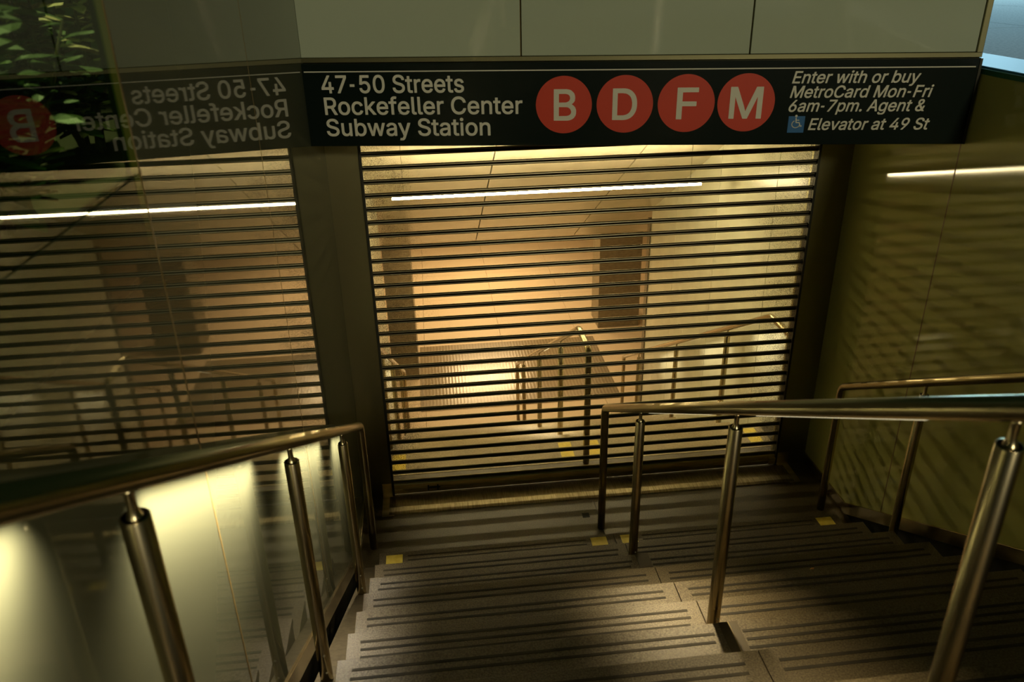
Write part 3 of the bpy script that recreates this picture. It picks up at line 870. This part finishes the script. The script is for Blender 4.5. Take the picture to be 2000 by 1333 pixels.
def rail_lamp(parent, x, y0, y1, zf, power, color, spread, turn):
    """the light of one strip: a thin area lamp just under it, its beam held to a cone"""
    ax = Vector((0, y1 - y0, zf(y1) - zf(y0)))
    ln = ax.length
    ax.normalize()
    side = Vector((1, 0, 0))
    dn = ax.cross(side).normalized()
    if dn.z > 0:
        dn = -dn
    nrm = dn * math.cos(turn) + side * math.sin(turn)
    d = bpy.data.lights.new('strip_light', 'AREA')
    d.shape = 'RECTANGLE'
    d.size, d.size_y = ln, 0.012
    d.energy, d.color, d.spread = power, color, spread
    o = bpy.data.objects.new('strip_light', d)
    COL.objects.link(o)
    zz = -nrm
    yy = zz.cross(ax)
    m = Matrix((ax, yy, zz)).transposed().to_4x4()
    m.translation = Vector((x, (y0 + y1) / 2, (zf(y0) + zf(y1)) / 2)) + nrm * (RR + 0.003)
    o.matrix_world = m
    o.parent = parent


def upper_rail(label, x, posts, y_up, leds, lm, turn=0.0, y_end=0.275, dz=0.0):
    t = thing('handrail', label, 'handrail', (0, 0, 0), 'handrails of the upper stairs')
    zr = lambda y: 1.12 + dz - 0.578 * y
    ze = zr(y_end)
    bm = bmesh.new()
    pts = [(x, y_end, 0.0), (x, y_end, 0.3), (x, y_end, ze - 0.12)]
    pts += elbow((x, y_end, 0), (x, y_end, ze), (x, y_up, zr(y_up)), 0.045)
    pts += [(x, y_end - 0.4, zr(y_end - 0.4)), (x, y_up, zr(y_up))]
    sweep(bm, pts, [PR, PR, PR] + [PR + (RR - PR) * i / 6 for i in range(7)] + [RR, RR], 32)
    obj('rail', bm, M_steel, t, smooth=True)
    for y, zf in posts:
        post(t, x, y, zf, zr(y))
    for a, c in leds:
        led(t, x, a, c, zr, M_led, turn)
        rail_lamp(t, x, a, c, zr, lm[0] * (c - a) / 0.52, lm[1], math.radians(lm[2]), turn)
    return t


SPANS = [(-0.545, 0.275), (-1.765, -0.545), (-2.985, -1.765), (-4.205, -2.985)]
foot = lambda y: nose(y) - 0.125
PY = [-0.545, -1.765, -2.985, -4.205]
strip = lambda a, c: ((a + c) / 2 - 0.36, (a + c) / 2 + 0.46)
upper_rail('stainless steel handrail along the glowing left glass wall', -0.062, [(y, foot(y)) for y in PY], -5.3,
           [strip(a, c) for a, c in SPANS[1:]] + [(-0.33, -0.02)], (5.2, (1.0, 0.86, 0.62), 106), math.radians(-26))
upper_rail('stainless steel handrail down the middle of the stairs', 1.504,
           [(y, RISE * (int(-y / RUN) + 1)) for y in PY], -5.3, [strip(a, c) for a, c in SPANS[1:]], (2.7, (1.0, 0.78, 0.42), 72), 0.0)
upper_rail('stainless steel handrail along the dark right wall', 3.095, [(y, foot(y) - 0.133) for y in PY], -5.3, [], None, dz=0.03)

# ---------------------------------------------------------------- threshold and gate
thr = thing('threshold', 'brushed steel threshold strip on the floor before the gate', 'threshold', (1.54, 0.7, 0))
bm = bmesh.new()
prism_x(bm, [(0.610, -0.001), (0.613, 0.006), (0.640, 0.010), (0.688, 0.010), (0.692, 0.004), (YG - 0.034, 0.004), (YG - 0.034, -0.001)], 0.03, 3.05)
bmesh.ops.translate(bm, verts=bm.verts[:], vec=-Vector((1.54, 0.7, 0)))
obj('threshold_plate', bm, M_thr, thr)
tag(part('floor_socket', M_dark, None, (1.40, 1.45, 0.40, 0.45, -0.001, 0.002)),
    'small dark square socket in the landing beside the middle handrail foot', 'floor socket')

gate = thing('rolling_gate', 'closed rolling gate of steel rods and clear plastic panels across the stairs', 'gate', (1.525, YG, 0))
GX0, GX1 = 0.062, 2.992
Z0, DZ = 2.5287, 0.0864


def gpart(name, bm, m, loc, **kw):
    o = obj(name, bm, m, None, loc=loc, **kw)
    o.parent = gate
    o.location = Vector(loc) - gate.location
    return o


def rod_profile(z):
    """two rounded lips with a groove between them, as seen on each slat"""
    p = []
    for cz in (z + 0.0085, z - 0.0085):
        for i in range(9):
            t = math.pi * (0.5 + i / 8)
            p.append((YG + math.cos(t) * 0.011, cz + math.sin(t) * 0.0078))
    for cz in (z - 0.0085, z + 0.0085):
        for i in range(9):
            t = math.pi * (1.5 + i / 8)
            p.append((YG + math.cos(t) * 0.009, cz + math.sin(t) * 0.0078))
    return p


rod0 = pan0 = None
for i in range(-1, 29):
    z = Z0 - DZ * i
    if rod0 is None:
        bm = bmesh.new()
        prism_x(bm, rod_profile(z), GX0, GX1)
        rod0 = gpart('slat_rod', bm, M_rod, (1.525, YG, z))
        bm = bmesh.new()
        box(bm, GX0, GX1, YG - 0.0012, YG + 0.0012, z - DZ + 0.014, z - 0.014)
        pan0 = gpart('clear_panel', bm, M_panel, (1.525, YG, z - DZ / 2))
    else:
        r = rod0.copy()
        COL.objects.link(r)
        r.parent = gate
        r.location.z = z
        if i < 28:
            p = pan0.copy()
            COL.objects.link(p)
            p.parent = gate
            p.location.z = z - DZ / 2
zb = Z0 - 28 * DZ - 0.012
bm = bmesh.new()
prism_x(bm, [(YG - 0.018, 0.014), (YG - 0.022, 0.020), (YG - 0.022, 0.048), (YG - 0.016, 0.052), (YG - 0.016, 0.055), (YG - 0.022, 0.059),
             (YG - 0.020, zb - 0.006), (YG - 0.014, zb), (YG + 0.018, zb), (YG + 0.018, 0.014)], GX0, GX1)
gpart('bottom_bar', bm, M_bar, (1.525, YG, 0.0))
for x0, x1 in ((0.054, 0.068), (2.984, 3.000)):
    bm = bmesh.new()
    box(bm, x0, x1, YG - 0.03, YG - 0.013, 0.004, 2.7)
    box(bm, x0 - (0.004 if x0 < 1 else -0.006), x1 - (0.006 if x0 < 1 else -0.004), YG - 0.02, YG + 0.05, 0.004, 2.7)
    gpart('guide_channel', bm, M_guide, ((x0 + x1) / 2, YG, 0.0))
bm = bmesh.new()
box(bm, 0.13, 0.315, YG - 0.036, YG - 0.022, 0.044, 0.066)
lt = gpart('slide_latch', bm, M_bar, (0.25, YG, 0.05), bevel=0.002)
bm = bmesh.new()
sweep(bm, [(0.05, 0, 0), (0.155, 0, 0)], 0.006, 12)
for xx in (0.068, 0.138):
    box(bm, xx - 0.005, xx + 0.005, -0.010, 0.012, -0.019, 0.019)
o = obj('latch_bolt', bm, M_guide, lt)
o.location = (0.0, -0.026, 0.005)
bm = bmesh.new()
box(bm, 2.935, 2.985, YG - 0.036, YG - 0.020, 0.02, 0.075)
gpart('end_bracket', bm, M_bar, (2.96, YG, 0.05), bevel=0.003)

# ---------------------------------------------------------------- beyond the gate
YN = 1.43                                # nosing at the head of the lower flight
NLOW = 14
low = thing('staircase', 'lower flight of stone stairs beyond the rolling gate', 'stairs', (0, YN, 0))


def bpart(name, m, boxes, parent=None, bevel=0.0):
    return part(name, m, parent, *boxes, bevel=bevel)


YEND = YN + NLOW * RUN
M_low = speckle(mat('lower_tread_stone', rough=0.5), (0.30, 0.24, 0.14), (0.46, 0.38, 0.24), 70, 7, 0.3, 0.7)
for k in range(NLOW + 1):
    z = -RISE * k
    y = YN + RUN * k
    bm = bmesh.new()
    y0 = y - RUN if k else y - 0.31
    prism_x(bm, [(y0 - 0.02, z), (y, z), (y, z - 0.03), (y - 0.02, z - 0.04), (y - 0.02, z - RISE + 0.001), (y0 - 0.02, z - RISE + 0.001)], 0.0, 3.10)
    bmesh.ops.translate(bm, verts=bm.verts[:], vec=(0, -YN, 0))
    st = obj('step', bm, M_low, low)
    if k == 0:
        for cx in (0.092, 1.43, 1.655, 2.985):
            part('yellow_marker', M_yellow, st, (cx - 0.052, cx + 0.052, -0.255, -0.045, -0.001, 0.002))
struct('wall_left_lower', M_tilew, (-0.40, XL, YG + 0.12, 4.95, -2.6, 2.9), bevel=0.002)
struct('wall_right_lower', M_tilew, *[(3.25, 3.55, a + 0.003, c - 0.003, -2.6, 2.9) for a, c in ((YG + 0.12, 1.98), (1.98, 3.24), (3.24, 4.50), (4.50, 5.50))],
       bevel=0.002)
struct('trim_4', M_col, (3.235, 3.56, 5.50, 5.62, -2.55, 0.55), bevel=0.003)
zc = lambda y: 2.15 - SL * (y - 2.9)
YCE = 6.78                               # lower edge of the sloped ceiling
bm = bmesh.new()
for a, c in ((-0.6, 1.075), (1.088, 2.48), (2.493, 3.26)):
    prism_x(bm, [(1.45, zc(1.45)), (YCE, zc(YCE)), (YCE, zc(YCE) + 0.08), (1.45, zc(1.45) + 0.08)], a, c)
prism_x(bm, [(5.51, zc(5.51)), (YCE, zc(YCE)), (YCE, zc(YCE) + 0.08), (5.51, zc(5.51) + 0.08)], 3.262, 4.6)
o = obj('ceiling', bm, M_ceil)
o['kind'] = 'structure'
struct('ceiling_lower', M_ceil, (-3.9, 8.4, YCE, 16.3, zc(YCE), zc(YCE) + 0.15))
struct('wall_back', M_ceil, (-3.9, 8.4, 16.2, 16.4, -2.6, 0.8))
struct('wall_side_left', M_ceil, (-4.0, -3.8, 4.6, 16.3, -2.6, 0.8), (-3.9, -0.4, 4.6, 4.8, -2.6, 0.8))
struct('wall_side_right', M_ceil, (8.3, 8.5, 4.6, 16.3, -2.6, 0.8), (3.5, 8.4, 5.1, 5.3, -2.6, 0.8))

ll = thing('linear_light', 'long white linear lamp across the sloped ceiling behind the gate', 'lamp', (1.54, 2.905, 1.70))
part('light_tube', M_tube, ll, (-1.405, 1.405, -0.012, 0.010, -0.020, 0.002), bevel=0.004)
part('hanger', M_guide, ll, *[(xx - 0.0012, xx + 0.0012, -0.0012, 0.0012, 0.003, zc(2.905) - 1.69) for xx in (-1.3, 1.3)])

for label, x0, x1, y0, y1 in (('square stone column at the left foot of the lower stairs', -0.30, 0.12, 7.47, 8.1),
                              ('wide stone column at the right foot of the lower stairs', 3.365, 4.12, 9.0, 9.6)):
    c = thing('column', label, 'column', ((x0 + x1) / 2, y0, -2.55), 'columns in the lower lobby')
    part('shaft', M_col, c, (-(x1 - x0) / 2, (x1 - x0) / 2, 0, y1 - y0, 0.0, 2.55 + zc(YCE)), bevel=0.006)
tag(part('floor_mat', M_mat, None, (0.13, 3.2, 6.43, 8.66, -2.55, -2.538), bevel=0.003),
    'large grey ribbed floor mat at the foot of the lower stairs', 'mat')


def lower_rail(label, x, leds, turn=0.0):
    t = thing('handrail', label, 'handrail', (0, 0, 0), 'handrails of the lower stairs')
    y0, yk, ye = 1.075, 1.46, 6.0
    zt = 0.985
    zr = lambda y: zt if y < yk else zt - 0.575 * (y - yk)
    bm = bmesh.new()
    pts = [(x, y0, 0), (x, y0, 0.4)] + elbow((x, y0, 0), (x, y0, zt), (x, yk, zt), 0.04) + \
        elbow((x, y0, zt), (x, yk, zt), (x, ye, zr(ye)), 0.05) + \
        elbow((x, yk, zt), (x, ye, zr(ye)), (x, ye, -2.5), 0.04) + [(x, ye, -2.55)]
    sweep(bm, pts, RR, 24)
    obj('rail', bm, M_steel, t, smooth=True)
    for y in (2.3, 3.71, 5.22):
        k = math.ceil((y - YN) / RUN)
        post(t, x, y, -RISE * k, zr(y))
    for a, c in leds:
        led(t, x, c, a, zr, M_led, turn)
        rail_lamp(t, x, c, a, zr, 4.5 if turn == 0 else 0.9, (1.0, 0.86, 0.60), math.radians(115), turn)
    return t


lower_rail('steel handrail in the middle of the lower stairs behind the gate', 1.553, [(2.65, 3.35), (4.1, 4.8)])
lower_rail('steel handrail along the pale right wall behind the gate', 3.10, [(1.6, 2.1), (2.65, 3.35), (4.1, 4.8)], math.radians(20))
lower_rail('steel handrail at the left wall behind the gate beside the narrow column', -0.05, [(2.65, 3.35), (4.1, 4.8)], math.radians(-20))

# ---------------------------------------------------------------- plants behind the clear glass, and a leaf on the steps
rnd = random.Random(4)


def leaf(bm, p, d, n, ln, wd):
    s = d.cross(n).normalized()
    prof = ((0, 0.08), (0.3, 0.8), (0.55, 1.0), (0.8, 0.6), (1.0, 0.05))
    L_, R_, C_ = [], [], []
    for t, wv_ in prof:
        c = p + d * ln * t - Vector((0, 0, 1)) * ln * 0.25 * t * t
        L_.append(bm.verts.new(c + s * wd * wv_))
        R_.append(bm.verts.new(c - s * wd * wv_))
        C_.append(bm.verts.new(c + n * wd * 0.25))
    for i in range(len(prof) - 1):
        bm.faces.new((L_[i], L_[i + 1], C_[i + 1], C_[i]))
        bm.faces.new((C_[i], C_[i + 1], R_[i + 1], R_[i]))


def shrub(label, cy, cx, h, n, pale, seed):
    rg = random.Random(seed)
    t = thing('shrub', label, 'shrub', (cx, cy, 3.05), 'shrubs in the planter')
    bs, bl, bp_ = bmesh.new(), bmesh.new(), bmesh.new()
    for i in range(9):
        a = rg.uniform(0, 2 * math.pi)
        sprd = rg.uniform(0.05, 0.32)
        pts = [Vector((0.03 * math.cos(a), 0.03 * math.sin(a), 0)), Vector((sprd * 0.5 * math.cos(a), sprd * 0.6 * math.sin(a), h * 0.5)),
               Vector((sprd * 0.62 * math.cos(a), sprd * 1.3 * math.sin(a), h * rg.uniform(0.8, 1.05)))]
        sweep(bs, pts, [0.008, 0.006, 0.003], 6)
        for j in range(n // 9):
            q = rg.uniform(0.1, 1.0)
            base = pts[0].lerp(pts[1], q * 2) if q < 0.5 else pts[1].lerp(pts[2], q * 2 - 1)
            b_ = rg.uniform(0, 2 * math.pi)
            d = Vector((math.cos(b_), math.sin(b_), rg.uniform(-0.1, 0.7))).normalized()
            ln = rg.uniform(0.07, 0.14)
            tgt = bp_ if rg.random() < pale * (0.3 + q) else bl
            leaf(tgt, base, d, Vector((0, 0, 1)), ln, ln * rg.uniform(0.2, 0.3))
    obj('stems', bs, M_stem, t)
    o1 = obj('foliage', bl, M_leaf, t)
    o2 = obj('pale_leaves', bp_, M_pale, t)
    o2['label'] = 'pale pinkish leaves'


for i, (cy, cx, h, pale, lb) in enumerate(((-1.35, -0.62, 0.62, 0.42, 'leafy shrub with pale leaf tips behind the clear glass at upper left'),
                                           (-2.25, -0.52, 0.50, 0.05, 'low green shrub close behind the clear glass'),
                                           (-1.30, -1.55, 1.0, 0.03, 'taller dark shrub at the back of the planter behind the glass'))):
    shrub(lb, cy, cx, h, 380, pale, i + 3)

bm = bmesh.new()
leaf(bm, Vector((0, 0, 0.004)), Vector((0.85, 0.5, 0.25)).normalized(), Vector((0, 0, 1)), 0.045, 0.008)
o = obj('dry_leaf', bm, M_dry)
ky = 3
o.location = (2.30, -1.06, RISE * (ky + 1) + 0.004)
tag(o, 'small dry brown leaf lying on a step of the right flight', 'leaf')
